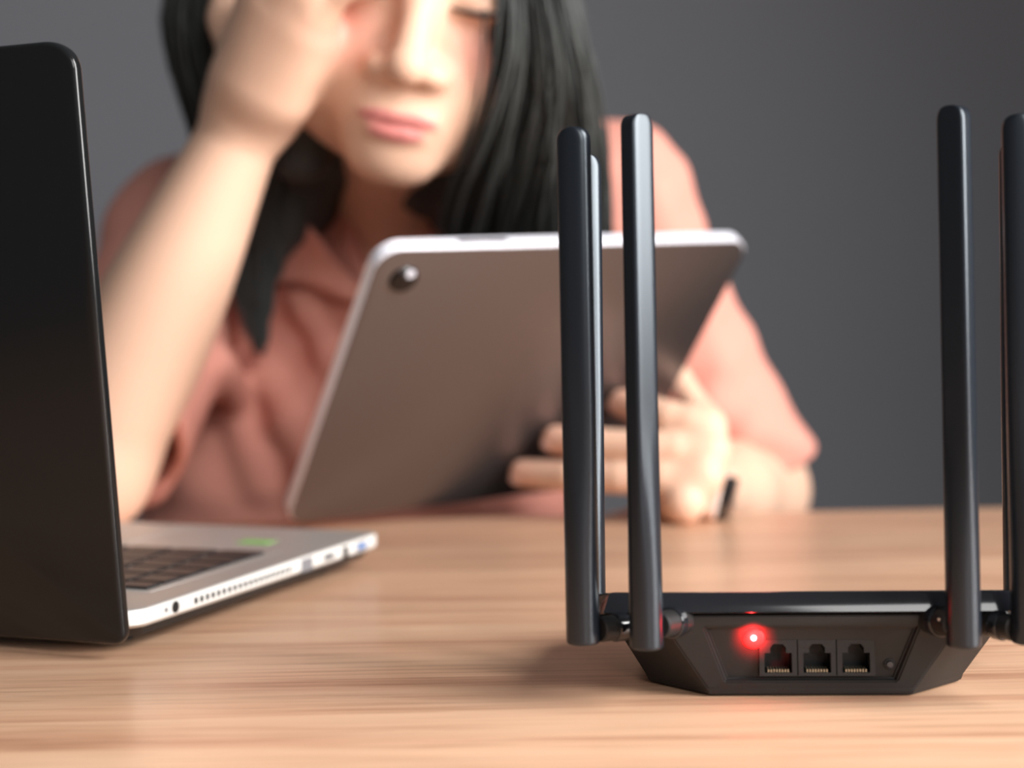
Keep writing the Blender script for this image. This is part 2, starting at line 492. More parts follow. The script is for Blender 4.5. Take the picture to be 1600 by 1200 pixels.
# ports on the right-hand side (local x = 0 face)
def side_port(name, y0, y1, z0, z1, mat, depth=.001):
    return box(name, -.004, .0002, y0, y1, z0, z1, mat, laptop, .0003, 1)
def side_round(name, y, z, r, mat):
    return cyl(name, (-.003, y, z), (.0003, y, z), r, r, mat, laptop, 20)
side_round('power_socket', .0330, .0158, .0027, M['port_dark'])
side_round('indicator_dot', .0255, .0158, .0010, M['port_grey'])
for i in range(19):
    yv = .049 + i * .0050
    box('vent_slot', -.003, .0002, yv, yv + .0026, .0142, .0170, M['port_dark'], laptop)
side_port('video_port', .1525, .1655, .0115, .0186, M['port_grey'])
hd = side_port('display_port', .1780, .1905, .0137, .0172, M['port_grey'])
box('port_tongue', .0001, .0004, .1795, .1890, .0146, .0162, M['port_dark'], hd)
side_port('network_socket', .2010, .2075, .0118, .0182, M['port_dark'])
ub = side_port('usb_port', .2180, .2310, .0130, .0177, M['port_grey'])
box('port_tongue', .0001, .0004, .2195, .2295, .0142, .0164, M['usb_blue'], ub)
# lid, hinged at the back edge and dropped behind the base
lid_e = empty('lid', (0, 0, 0)); lid_e.parent = laptop
LIDH, LIDW = .2620, .366
lid_e.location = (.0005, -.0045, .0075)
lid_e.rotation_euler = (rad(6.2), 0, 0)
out = rounded_rect(LIDW, LIDH, .01, 9, [(.016, .0125), (.016, .0125), (.006, .006), (.006, .006)])
out = [(x - LIDW / 2 + .002, z + LIDH / 2) for x, z in out]
slab('lid_shell', out, -.0062, .0, M['lid'], lid_e, .0022, 4)
inn = rounded_rect(LIDW - .004, LIDH - .014, .01, 9, [(.014, .011), (.014, .011), (.006, .006), (.006, .006)])
slab('screen_bezel', [(x - LIDW / 2 + .002, z + LIDH / 2 + .005) for x, z in inn], -.0002, .0012, M['rubber'], lid_e, .0004, 2)
box('display', -LIDW + .014, -.014, .0010, .0014, .030, LIDH - .012, M['screen'], lid_e)
for hx in (-.06, -.30):
    cyl('hinge', (hx - .02, .004, .0165), (hx + .02, .004, .0165), .0045, .0045, M['rubber'], laptop, 16, .0005)

# ------------------------------------------------------------------ tablet
TBL = np.array([-.1592, 1.0572, .0045]); TTL = np.array([-.0778, .9175, .1878]); TTR = np.array([.1685, 1.0718, .1959])
TU = (TTR - TTL); TW = np.linalg.norm(TU); TU /= TW
THv = (TTL - TBL); THh = np.linalg.norm(THv); THv /= THh
TN = np.cross(TU, THv); TN /= np.linalg.norm(TN)     # points away from the camera (screen side) if y > 0
if TN[1] < 0: TN = -TN
THv = np.cross(TN, TU) * (1 if np.dot(np.cross(TN, TU), THv) > 0 else -1)
tablet = tag(empty('tablet'), 'grey metal tablet held upright with its camera side towards the router', 'tablet')
tablet.matrix_world = Matrix([[TU[0], TN[0], THv[0], TBL[0]], [TU[1], TN[1], THv[1], TBL[1]], [TU[2], TN[2], THv[2], TBL[2]], [0, 0, 0, 1]])
tout = [(x + TW / 2, z + THh / 2) for x, z in rounded_rect(TW, THh, .017, 10)]
TT = .0105
slab('frame', tout, .0004, TT, M['tablet_edge'], tablet, .0012, 3)
tin = [(x + TW / 2, z + THh / 2) for x, z in rounded_rect(TW - .0016, THh - .0016, .0165, 10)]
slab('back_panel', tin, .0, .0012, M['tablet'], tablet, .0004, 2)
sin_ = [(x + TW / 2, z + THh / 2) for x, z in rounded_rect(TW - .008, THh - .008, .013, 8)]
slab('screen', sin_, TT - .0006, TT + .0003, M['screen'], tablet, .0002, 2)
def on_tab(px, py, off=0.0):
    """point on the tablet's back seen at a picture position, lifted off towards the viewer"""
    o = np.array([0, 0, CAM_H]); dr = at(px, py, 1.0) - o
    t = np.dot(TBL - o, TN) / np.dot(dr, TN)
    return o + dr * t - TN * off
cb = on_tab(630, 436) - TBL; cbx, cbz = float(np.dot(cb, TU)), float(np.dot(cb, THv))
bump = cyl('camera_bump', (cbx, .0006, cbz), (cbx, -.0022, cbz), .0098, .0092, M['lens'], tablet, 28, .0006)
cyl('lens', (cbx, -.0020, cbz - .001), (cbx, -.0026, cbz - .001), .0042, .0042, M['lens'], bump, 20, .0002)
cyl('flash', (cbx + .0025, -.0020, cbz + .0058), (cbx + .0025, -.0028, cbz + .0058), .0030, .0030, M['flash'], bump, 16, .0002)
box('power_button', .056, .092, TT * .36, TT * .70, THh - .0005, THh + .0006, M['tablet'], tablet, .0003, 1)

# ------------------------------------------------------------------ person: continuous surfaces grown from blended volumes
def P3(a): return np.asarray(a, float)
class Prim:
    def __init__(s, f, lo, hi, k=.01, op='add'): s.f, s.lo, s.hi, s.k, s.op = f, P3(lo), P3(hi), k, op
def cone(a, b, ra, rb, k=.012, op='add'):
    a, b = P3(a), P3(b); ab = b - a; L2 = float(ab @ ab) + 1e-12; R = max(ra, rb)
    def f(X, Y, Z):
        t = np.clip(((X - a[0]) * ab[0] + (Y - a[1]) * ab[1] + (Z - a[2]) * ab[2]) / L2, 0, 1)
        return np.sqrt((X - a[0] - t * ab[0]) ** 2 + (Y - a[1] - t * ab[1]) ** 2 + (Z - a[2] - t * ab[2]) ** 2) - (ra + (rb - ra) * t)
    return Prim(f, np.minimum(a, b) - R, np.maximum(a, b) + R, k, op)
def ell(c, r, k=.015, op='add', R=None):
    c, r = P3(c), P3(r); m = max(r)
    def f(X, Y, Z):
        x, y, z = X - c[0], Y - c[1], Z - c[2]
        if R is not None:
            x, y, z = (R[0, 0] * x + R[1, 0] * y + R[2, 0] * z, R[0, 1] * x + R[1, 1] * y + R[2, 1] * z, R[0, 2] * x + R[1, 2] * y + R[2, 2] * z)
        k0 = np.sqrt((x / r[0]) ** 2 + (y / r[1]) ** 2 + (z / r[2]) ** 2)
        k1 = np.sqrt((x / r[0] ** 2) ** 2 + (y / r[1] ** 2) ** 2 + (z / r[2] ** 2) ** 2) + 1e-9
        return k0 * (k0 - 1) / k1
    ext = r if R is None else np.array([m, m, m])
    return Prim(f, c - ext, c + ext, k, op)
def limb(a, b, ts, rs, k=.02):
    """straight limb whose radius follows a smooth profile"""
    a, b = P3(a), P3(b); ab = b - a; L2 = float(ab @ ab); co = np.polyfit(ts, rs, 4); R = max(rs)
    def f(X, Y, Z):
        t = np.clip(((X - a[0]) * ab[0] + (Y - a[1]) * ab[1] + (Z - a[2]) * ab[2]) / L2, 0, 1)
        return np.sqrt((X - a[0] - t * ab[0]) ** 2 + (Y - a[1] - t * ab[1]) ** 2 + (Z - a[2] - t * ab[2]) ** 2) - np.polyval(co, t)
    return Prim(f, np.minimum(a, b) - R, np.maximum(a, b) + R, k)
def chain(pts, radii, k=.008):
    return [cone(pts[i], pts[i + 1], radii[i], radii[i + 1], k) for i in range(len(pts) - 1)]
def half(n, p, lo, hi, k=.003):
    """cut away the side the normal points to"""
    n, p = P3(n) / np.linalg.norm(n), P3(p)
    return Prim(lambda X, Y, Z: -((X - p[0]) * n[0] + (Y - p[1]) * n[1] + (Z - p[2]) * n[2]), lo, hi, k, 'sub')
def eval_points(prims, pts):
    X, Y, Z = pts[:, 0], pts[:, 1], pts[:, 2]; D = np.full(len(pts), 1.0)
    for p in prims:
        d = p.f(X, Y, Z)
        if p.op == 'add':
            h = np.maximum(p.k - np.abs(D - d), 0) / p.k; D = np.minimum(D, d) - h * h * p.k / 4
        else:
            inside = np.all((pts >= p.lo) & (pts <= p.hi), axis=1)
            h = np.maximum(p.k - np.abs(D + d), 0) / p.k
            D = np.where(inside, np.maximum(D, -d) + h * h * p.k / 4, D)
    return D
def sdf_mesh(name, prims, h, post=None):
    adds = [p for p in prims if p.op == 'add']
    pad = .03
    lo = np.min([p.lo for p in adds], 0) - 3 * h - .01; hi = np.max([p.hi for p in adds], 0) + 3 * h + .01
    n = np.ceil((hi - lo) / h).astype(int) + 1
    D = np.full(n, .5, np.float32)
    ax = [lo[i] + h * np.arange(n[i]) for i in range(3)]
    for p in prims:
        pd = pad if p.op == 'add' else .0
        i0 = np.clip(np.floor((p.lo - pd - lo) / h).astype(int), 0, n); i1 = np.clip(np.ceil((p.hi + pd - lo) / h).astype(int) + 1, 0, n)
        if np.any(i1 <= i0): continue
        sl = tuple(slice(i0[i], i1[i]) for i in range(3))
        X, Y, Z = ax[0][sl[0]][:, None, None], ax[1][sl[1]][None, :, None], ax[2][sl[2]][None, None, :]
        d = p.f(X, Y, Z).astype(np.float32); C = D[sl]
        if p.op == 'add':
            g = np.maximum(p.k - np.abs(C - d), 0) / p.k; D[sl] = np.minimum(C, d) - g * g * p.k / 4
        else:
            g = np.maximum(p.k - np.abs(C + d), 0) / p.k; D[sl] = np.maximum(C, -d) + g * g * p.k / 4
    if post is not None:
        near = np.abs(D) < .03
        I = np.argwhere(near)
        D[near] += post(lo + I * h).astype(np.float32)
    S = D < 0
    for a in range(3):
        idx = [slice(None)] * 3
        idx[a] = 0; S[tuple(idx)] = False; idx[a] = -1; S[tuple(idx)] = False
    c = sum(S[i:n[0] - 1 + i, j:n[1] - 1 + j, k:n[2] - 1 + k].astype(np.uint8) for i in (0, 1) for j in (0, 1) for k in (0, 1))
    act = (c > 0) & (c < 8)
    A = np.argwhere(act); vid = np.full(act.shape, -1, np.int64); vid[act] = np.arange(len(A))
    pos = np.zeros((len(A), 3)); cnt = np.zeros(len(A))
    cor = [(i, j, k) for i in (0, 1) for j in (0, 1) for k in (0, 1)]
    for c0 in cor:
        for a in range(3):
            if c0[a]: continue
            c1 = list(c0); c1[a] = 1
            p0 = A + np.array(c0); p1 = A + np.array(c1)
            d0 = D[p0[:, 0], p0[:, 1], p0[:, 2]]; d1 = D[p1[:, 0], p1[:, 1], p1[:, 2]]
            s = (d0 < 0) != (d1 < 0)
            t = np.where(s, d0 / np.where(s, d0 - d1, 1), 0)
            pos[s] += (p0 + (p1 - p0) * t[:, None])[s]; cnt[s] += 1
    V = lo + h * pos / np.maximum(cnt, 1)[:, None]
    F = []
    for a in range(3):
        b, cc = (a + 1) % 3, (a + 2) % 3
        s0 = [slice(None)] * 3; s1 = [slice(None)] * 3
        s0[a] = slice(0, -1); s1[a] = slice(1, None)
        E = np.argwhere(S[tuple(s0)] != S[tuple(s1)])
        ok = (E[:, b] > 0) & (E[:, cc] > 0) & (E[:, b] < n[b] - 1) & (E[:, cc] < n[cc] - 1)
        E = E[ok]; fl = S[E[:, 0], E[:, 1], E[:, 2]]
        def cell(db, dc):
            q = E.copy(); q[:, b] += db; q[:, cc] += dc
            return vid[q[:, 0], q[:, 1], q[:, 2]]
        Q = np.stack([cell(-1, -1), cell(0, -1), cell(0, 0), cell(-1, 0)], 1)
        Q[~fl] = Q[~fl][:, ::-1]
        F.append(Q[np.all(Q >= 0, axis=1)])
    F = np.concatenate(F)
    me = bpy.data.meshes.new(name)
    me.from_pydata(V.tolist(), [], F.tolist()); me.update()
    me.polygons.foreach_set('use_smooth', [True] * len(me.polygons))
    return me, V

person = tag(empty('person', (-.10, 1.33, -.75)), 'seated person in salmon shirt leaning on one hand and looking down at tablet', 'person')
def pp(o, parent=None):
    o.parent = parent or person
    if parent is None: o.matrix_parent_inverse = Matrix.Translation((.10, -1.33, .75))
    return o
def link_part(name, me, mat, parent=None):
    o = bpy.data.objects.new(name, me); COL.objects.link(o); me.materials.append(mat); return pp(o, parent)

# --- head frame
HS = 1.15
HR = np.array(Matrix.Rotation(rad(5), 3, 'Z') @ Matrix.Rotation(rad(11.5), 3, 'Y') @ Matrix.Rotation(rad(10), 3, 'X'))
HO = at(656, -3, .985) - HR @ (np.array([0, -.086, 0]) * HS)
def hw(p): return HO + HR @ (P3(p) * HS)
def hcone(a, b, ra, rb, k=.01, op='add'): return cone(hw(a), hw(b), ra * HS, rb * HS, k * HS, op)
def hell(c, r, k=.015, op='add'): return ell(hw(c), P3(r) * HS, k * HS, op, HR)
head = [
    hell((0, .012, .036), (.0715, .092, .078)),
    hell((0, -.024, -.032), (.0585, .0600, .0740), .03),
    hell((0, -.030, .022), (.0610, .0540, .050), .02),
]
for s in (-1, 1):
    head += [hell((s * .034, -.046, -.034), (.026, .030, .030), .02),
             hell((s * .040, -.014, -.058), (.021, .028, .028), .03),
             hell((s * .0745, .008, -.012), (.008, .018, .030), .008)]
head += [hell((0, -.062, -.092), (.0235, .0190, .0160), .025),
         hell((0, -.064, -.063), (.031, .0240, .024), .02)]
for s in (-1, 1):
    head += [hell((s * .033, -.098, .003), (.019, .014, .0125), .018, 'sub'),
             hell((s * .0320, -.0715, .002), (.0150, .0135, .0115), .006)]
head += [hcone((0, -.076, .012), (0, -.0985, -.036), .0072, .0110, .010),
         hell((0, -.1010, -.0395), (.0108, .0098, .0092), .006)]
for s in (-1, 1):
    head += [hell((s * .0155, -.0865, -.0415), (.0090, .0110, .0080), .008),
             hell((s * .0085, -.0990, -.0505), (.0042, .0060, .0038), .003, 'sub')]
head += [hell((-.0075, -.0830, -.0678), (.0140, .0075, .0036), .006), hell((.0075, -.0830, -.0678), (.0140, .0075, .0036), .006),
         hell((0, -.0830, -.0760), (.0165, .0078, .0046), .006),
         hcone((-.021, -.0895, -.0718), (.021, -.0895, -.0718), .0013, .0013, .003, 'sub')]

# --- skeleton
CH = P3((-.100, 1.335, .095))
SHR = P3((.085, 1.290, .232)); ELR = P3((.205, 1.320, -.008)); WRR = at(1072, 762, 1.098)
SHL = P3((-.275, 1.310, .212)); ELL_ = at(132, 744, 1.062); ELL_[2] = max(ELL_[2], .046); WRL = at(394, 168, 1.030)
NB = P3((-.095, 1.265, .235)); NT = hw((0, .022, -.060))
torso = [ell(CH, (.150, .098, .172), .05), ell((-.10, 1.365, -.11), (.132, .098, .17), .08),
         cone(SHL, SHR, .046, .046, .05)]
neck = [cone(NB, NT, .050, .049, .03), cone(NB + (0, .02, -.03), NB, .075, .052, .04)]
# left hand of the person (viewer's right) on the tablet
armR = chain([SHR, ELR], [.046, .040], .03) + [cone(ELR, ELR * .55 + WRR * .45, .041, .036, .03), cone(ELR * .55 + WRR * .45, WRR, .034, .0205, .02)]
fr = .0100
def finger(pts, r0, r1): return chain(pts, list(np.linspace(r0, r1, len(pts))), .0012)
mcp = [at(1100, 668, 1.086), at(1106, 704, 1.076), at(1096, 744, 1.068), at(1068, 784, 1.062)]
def fing(m, tip, off0, bow):
    """joints from knuckle to tip, arched towards the viewer"""
    t_ = on_tab(tip[0], tip[1], off0)
    return [m + (t_ - m) * u + np.array([0, -bow * 4 * u * (1 - u), 0]) for u in (0, .22, .45, .74)] + [t_]
F_R = [fing(mcp[0], (962, 614), .0115, .012), fing(mcp[1], (858, 670), .0115, .014), fing(mcp[2], (808, 722), .0115, .014),
       fing(mcp[3], (944, 800), .0140, .012)]
handR = []
for i, f in enumerate(F_R):
    handR += finger(f, [.0142, .0138, .0132, .0118][i], [.0108, .0105, .0105, .0090][i])
    handR.append(cone(WRR, f[0], .0180, .0130, .012))
handR.append(ell(at(1090, 722, 1.086), (.018, .013, .034), .010))
TIPT = on_tab(1074, 604, -.020)
handR += chain([WRR + (0, .010, .008), at(1108, 712, 1.130), at(1100, 656, 1.152), TIPT], [.015, .0130, .0112, .0088], .008)
# right hand of the person (viewer's left) on the forehead
armL = chain([SHL, ELL_], [.047, .043], .03) + [limb(ELL_, WRL, (0, .2, .4, .6, .8, 1), (.0425, .0445, .0435, .0385, .0310, .0260), .02)]
mcl = [at(418, -30, .985), at(452, -32, .972), at(480, -16, .970), at(488, 14, .975)]
F_L = [
    [mcl[0], at(470, -95, .965), at(530, -120, .965), at(585, -120, .970)],
    [mcl[1], at(510, -85, .955), at(565, -100, .955), at(620, -92, .962)],
    [mcl[2], at(535, -55, .955), at(585, -62, .955), at(632, -56, .962)],
    [mcl[3], at(532, -16, .962), at(566, -24, .960), at(598, -30, .964)],
]
handL = []
for i, f in enumerate(F_L):
    handL += finger(f, [.0110, .0112, .0110, .0105][i], [.0082, .0085, .0082, .0078][i])
    handL.append(cone(WRL, f[0], .0225, .0135, .018))
handL += [cone(at(436, 148, 1.005), at(474, 62, .985), .0190, .0145, .02),
          cone(at(395, 120, 1.010), at(430, 20, .990), .0230, .0180, .02)]
handL += chain([at(385, 110, 1.030), at(362, 30, 1.035), at(366, -50, 1.035), at(390, -110, 1.030)], [.0180, .0140, .0110, .0085], .012)
body_prims = torso + neck + armR + armL + head + handR + handL
me, V = sdf_mesh('body', body_prims, .0026)

# skin tint: lips and cheeks by place on the face, finger joints
HL = ((V - HO) @ HR) / HS
front = HL[:, 1] < -.045
def blob(c, r): return np.clip(1 - np.sqrt((((HL - P3(c)) / P3(r)) ** 2).sum(1)), 0, 1)
inhead = (np.abs(HL[:, 0]) < .09) & (np.abs(HL[:, 2]) < .13) & (np.abs(HL[:, 1]) < .12)
def near_chain(ch):
    D = np.full(len(V), 1.0)
    for f in ch:
        for a, b in zip(f[:-1], f[1:]):
            ab = b - a; t = np.clip(((V - a) @ ab) / (ab @ ab), 0, 1); D = np.minimum(D, np.linalg.norm(V - a - t[:, None] * ab, axis=1))
    return D
hand_m = near_chain(F_L + F_R) < .018
fc = front & inhead & ~hand_m
lips = np.where(fc, np.clip(3.0 * np.maximum.reduce([blob((-.0078, -.090, -.0686), (.0190, .020, .0058)), blob((.0078, -.090, -.0686), (.0190, .020, .0058)), blob((0, -.090, -.0757), (.0205, .020, .0075))]), 0, 1), 0)
blush = np.where(fc, np.clip(np.maximum(blob((-.042, -.07, -.024), (.034, .05, .030)), blob((.042, -.07, -.024), (.034, .05, .030))) * 1.3, 0, 1), 0)
tips = np.zeros(len(V))
for f in F_L + F_R:
    tips = np.maximum(tips, np.clip(1.3 - np.linalg.norm(V - f[-1], axis=1) / .022, 0, 1))
for nm, arr in (('lips', lips), ('blush', np.maximum(blush, tips * .45))):
    at_ = me.attributes.new(nm, 'FLOAT', 'POINT'); at_.data.foreach_set('value', arr.astype(np.float32))
skin = material('skin', srgb(232, 188, 158), 0.5, spec=0.35, sss=0.12)
nt = skin.node_tree; bs = nt.nodes['Principled BSDF']
def attr_mix(prev, name, col):
    a = nt.nodes.new('ShaderNodeAttribute'); a.attribute_name = name
    k = nt.nodes.new('ShaderNodeMix'); k.data_type = 'RGBA'
    nt.links.new(a.outputs['Fac'], k.inputs[0])
    if prev is None: k.inputs[6].default_value = srgb(222, 181, 156)
    else: nt.links.new(prev, k.inputs[6])
    k.inputs[7].default_value = col
    return k.outputs[2]
c1 = attr_mix(None, 'blush', srgb(224, 160, 142)); c2 = attr_mix(c1, 'lips', srgb(200, 124, 118))
nt.links.new(c2, bs.inputs['Base Color'])
link_part('body', me, skin)

# lashes, brows, nails
def tube(name, pts, radii, mat, parent=None, n=6, flat=1.0):
    pts = [Vector(p) for p in pts]; rings = []
    for i, p in enumerate(pts):
        t = (pts[min(i + 1, len(pts) - 1)] - pts[max(i - 1, 0)]).normalized()
        q = t.to_track_quat('Z', 'Y')
        rings.append([p + q @ Vector((radii[i] * math.cos(2 * math.pi * k / n), flat * radii[i] * math.sin(2 * math.pi * k / n), 0)) for k in range(n)])
    bm = bmesh.new(); bm_loft(bm, rings)
    o = obj(name, bm, mat, None, True); return pp(o, parent)
for s in (-1, 1):
    pts = [hw((s * (.032 + .0150 * u), -.0870 + .0068 * u * u, -.0005 - .0022 * (1 - u * u) + .001 * u)) for u in np.linspace(-1, 1, 9)]
    tube('eyelashes', pts, [.0006, .0013, .0018, .002, .0021, .0021, .002, .0016, .0007], M['lash'])
    pts = [hw((s * (.033 + .020 * u), -.0855 + .0075 * u * u + .004 * max(0, u), .0215 + .003 * u - .004 * u * u)) for u in np.linspace(-1, 1, 9)]
    tube('eyebrow', pts, [.0012, .0026, .003, .003, .003, .0028, .0024, .0018, .0008], M['lash'])
def nail(f, out):
    a, b = P3(f[-2]), P3(f[-1]); t = (b - a) / np.linalg.norm(b - a); o_ = P3(out) - t * (P3(out) @ t); o_ /= np.linalg.norm(o_); w = np.cross(t, o_)
    c = b + o_ * .0078 + t * .0015
    bm = bmesh.new(); bmesh.ops.create_uvsphere(bm, u_segments=12, v_segments=8, radius=1)
    for v in bm.verts:
        q = v.co; v.co = Vector(c + t * q.x * .0068 + w * q.y * .0052 + o_ * q.z * .0028)
    pp(obj('fingernail', bm, M['nail'], None, True))
for f in F_R[:3]: nail(f, -TN + np.array([0, 0, .5]))
for f in F_L: nail(f, (-.2, -1, .2))

# --- shirt
shirt = [ell(CH, (.166, .112, .186), .05), ell((-.10, 1.365, -.11), (.150, .112, .185), .08),
         cone(SHL, SHR, .060, .060, .05), cone(NB + (0, .02, -.02), NB + (0, .0, .012), .082, .060, .04)]
ae = SHR * .04 + ELR * .96
shirt += [cone(SHR, ae, .058, .062, .05), cone(NB + (.02, .02, -.02), SHR + (-.02, 0, .006), .066, .054, .05), cone(NB + (-.02, .02, -.02), SHL + (.02, 0, .006), .066, .054, .05)]
al = SHL * .10 + ELL_ * .90
shirt += [cone(SHL, al, .063, .066, .035), cone((-.20, 1.345, .10), (-.235, 1.350, -.16), .078, .100, .05), cone((-.245, 1.31, .02), (-.275, 1.33, -.18), .060, .080, .05)]
# hems cut square across the sleeves, opened inside
def hem(shp, a, b, r, dep):
    ax_ = (b - a) / np.linalg.norm(b - a)
    shp += [half(ax_, b - ax_ * .004, b - .095, b + .095, .003), cone(b - ax_ * dep, b + ax_ * .07, r * .93, r * .93, .003, 'sub')]
hem(shirt, SHR, ae, .058, .02)
hem(shirt, SHL, al, .058, .02)
# open neck
def surf(prims, px, py, d0=1.05, d1=1.45):
    ds = np.linspace(d0, d1, 400); pts = np.array([at(px, py, d) for d in ds]); v = eval_points(prims, pts)
    i = np.argmax(v < 0); return ds[i] if v[i] < 0 else None
shell = [p for p in shirt]
vb = at(596, 470, (surf(shell, 596, 470) or 1.22) + .004)
shirt += [cone(NB + (0.0, -.07, .055), NB + (0, .01, .10), .060, .075, .006, 'sub'),
          cone(NB + (.004, -.075, .045), vb, .048, .004, .006, 'sub')]
# folds pressed into and raised on the cloth
def fold(pts, r, k=.016, lift=.004, op='add'):
    q = []
    for px, py in pts:
        d = surf(shell, px, py)
        if d is None: continue
        q.append(at(px, py, d + (r - lift)))
    return [cone(a, b, r, r * .9, k, op) for a, b in zip(q[:-1], q[1:])]
shirt += fold([(470, 470), (510, 545), (560, 650), (600, 740)], .012, .012, .008)
shirt += fold([(420, 590), (455, 660), (500, 760), (520, 800)], .014, .014, .009)
shirt += fold([(330, 560), (372, 640), (410, 760)], .014, .014, .008)
shirt += fold([(1010, 300), (1060, 420), (1120, 560)], .012, .02, .004)
shirt += fold([(1100, 640), (1160, 680), (1230, 690)], .012, .02, .004)
def wrinkle(p):
    x, y, z = p[:, 0], p[:, 1], p[:, 2]
    return .0022 * np.sin(46 * x + 30 * z + 6 * np.sin(9 * z)) * np.cos(17 * z + 11 * x) + .0012 * np.sin(90 * z - 50 * x + 4 * np.sin(20 * x))
me, _ = sdf_mesh('shirt', shirt, .0034, wrinkle)
shirt_o = link_part('shirt', me, M['shirt'])
def patch(name, rowsP, mat, parent, thick=.0022, sub=6):
    """cloth flap lofted through rows of points"""
    R_ = [np.array(r) for r in rowsP]; nu = len(R_[0])
    def cr(P, t):
        n_ = len(P); f = t * (n_ - 1); i = min(int(f), n_ - 2); u = f - i
        p0, p1, p2, p3 = P[max(i - 1, 0)], P[i], P[i + 1], P[min(i + 2, n_ - 1)]
        return .5 * ((2 * p1) + (-p0 + p2) * u + (2 * p0 - 5 * p1 + 4 * p2 - p3) * u * u + (-p0 + 3 * p1 - 3 * p2 + p3) * u ** 3)
    nU, nV = sub * (nu - 1) + 1, sub * (len(R_) - 1) + 1
    G = [[cr(np.array([cr(r, i / (nU - 1)) for r in R_]), j / (nV - 1)) for i in range(nU)] for j in range(nV)]
    bm = bmesh.new(); vs_ = [[bm.verts.new(p) for p in r] for r in G]
    for j in range(nV - 1):
        for i in range(nU - 1): bm.faces.new((vs_[j][i], vs_[j][i + 1], vs_[j + 1][i + 1], vs_[j + 1][i]))
    o = obj(name, bm, mat, None, True)
    sd = o.modifiers.new('thickness', 'SOLIDIFY'); sd.thickness = thick; sd.offset = 0
    return pp(o, parent)
def sp(px, py, off):
    d = surf(shell, px, py); return at(px, py, (d or 1.2) - off)
collar_l = [[at(452, 318, 1.195), at(490, 362, 1.178), at(536, 420, sp(536, 420, .012)[1]), at(582, 468, sp(582, 468, .008)[1])],
            [at(425, 352, 1.190), at(460, 400, sp(460, 400, .020)[1]), at(500, 436, sp(500, 436, .018)[1]), at(560, 470, sp(560, 470, .012)[1])],
            [at(398, 392, sp(398, 392, .010)[1]), at(420, 440, sp(420, 440, .012)[1]), at(468, 440, sp(468, 440, .017)[1]), at(535, 470, sp(535, 470, .012)[1])]]
patch('collar', collar_l, M['shirt'], shirt_o)
collar_r = [[at(712, 318, 1.200), at(680, 362, 1.185), at(640, 420, sp(640, 420, .012)[1]), at(604, 468, sp(604, 468, .008)[1])],
            [at(745, 350, 1.195), at(715, 400, sp(715, 400, .020)[1]), at(680, 436, sp(680, 436, .018)[1]), at(622, 470, sp(622, 470, .012)[1])],
            [at(775, 385, sp(775, 385, .010)[1]), at(752, 440, sp(752, 440, .012)[1]), at(710, 450, sp(710, 450, .015)[1]), at(645, 475, sp(645, 475, .012)[1])]]
patch('collar', collar_r, M['shirt'], shirt_o)

# --- trousers and feet under the table
leg = [ell((-.10, 1.375, -.27), (.165, .125, .11), .04)]
for s in (-1, 1):
    hip = P3((-.10 + s * .085, 1.37, -.29)); knee = P3((-.10 + s * .10, .96, -.30)); ank = P3((-.10 + s * .10, 1.00, -.68))
    leg += [cone(hip, knee, .085, .060, .03), cone(knee, ank, .058, .042, .02)]
me, _ = sdf_mesh('trousers', leg, .009); link_part('trousers', me, M['trousers'])
for s in (-1, 1):
    a = P3((-.10 + s * .10, 1.02, -.712)); b = P3((-.10 + s * .105, .84, -.722))
    me, _ = sdf_mesh('shoe', [cone(a, b, .038, .032, .02), cone(a + (0, -.01, 0), a + (0, -.02, .06), .036, .036, .02),
                              half((0, 0, -1), (0, 0, -.749), a - (.2, .3, .05), a + (.2, .2, .05))], .007)
    link_part('shoe', me, M['rubber'])

# --- hair: core volume plus strands falling along guides
cap = [hell((0, .022, .042), (.0840, .098, .086), .02), hell((.02, .062, -.04), (.075, .050, .095), .04),
       hell((0, -.098, -.036), (.064, .062, .098), .012, 'sub')]
GR = [[(690, -205), (765, -120), (772, 0), (762, 110), (728, 215), (686, 300), (662, 380), (655, 470)],
      [(700, -215), (800, -110), (825, 20), (832, 130), (815, 240), (790, 330), (775, 420), (775, 520)],
      [(705, -215), (840, -110), (872, 10), (897, 120), (912, 220), (922, 320), (925, 410), (920, 500)]]
GRd = [1.035, 1.020, 1.020, 1.035, 1.065, 1.105, 1.140, 1.160]
GL = [[(640, -215), (505, -130), (478, 0), (470, 110), (462, 200), (448, 300), (425, 400), (408, 552)],
      [(635, -215), (430, -130), (380, 0), (375, 110), (395, 210), (400, 320), (395, 420), (402, 545)],
      [(630, -215), (350, -120), (285, -10), (292, 90), (322, 200), (350, 320), (372, 430), (396, 540)]]
GLd = [1.060, 1.075, 1.085, 1.100, 1.125, 1.160, 1.182, 1.192]
def guide3(G, D, off): return [np.array([at(px, py, d + off) for (px, py), d in zip(g, D)]) for g in G]
def crs(P, t):
    n_ = len(P); f = np.clip(t, 0, 1) * (n_ - 1); i = np.minimum(f.astype(int), n_ - 2); u = (f - i)[:, None]
    p0, p1, p2, p3 = P[np.maximum(i - 1, 0)], P[i], P[i + 1], P[np.minimum(i + 2, n_ - 1)]
    return .5 * (2 * p1 + (p2 - p0) * u + (2 * p0 - 5 * p1 + 4 * p2 - p3) * u ** 2 + (3 * p1 - p0 - 3 * p2 + p3) * u ** 3)
gr3, gl3 = guide3(GR, GRd, 0), guide3(GL, GLd, 0)
for g3, w in ((gr3, (.012, .030, .036, .036, .036, .034, .032, .022)), (gl3, (.012, .030, .032, .028, .024, .020, .015, .006))):
    for gi in range(3):
        ww = [x * (.62 if gi != 1 else .8) for x in w]
        cap += [cone(g3[gi][i] + (0, .012, 0), g3[gi][i + 1] + (0, .012, 0), ww[i] * .75, ww[i + 1] * .75, .006) for i in range(0, 3 if (gi == 0 and g3 is gr3) else 7)]
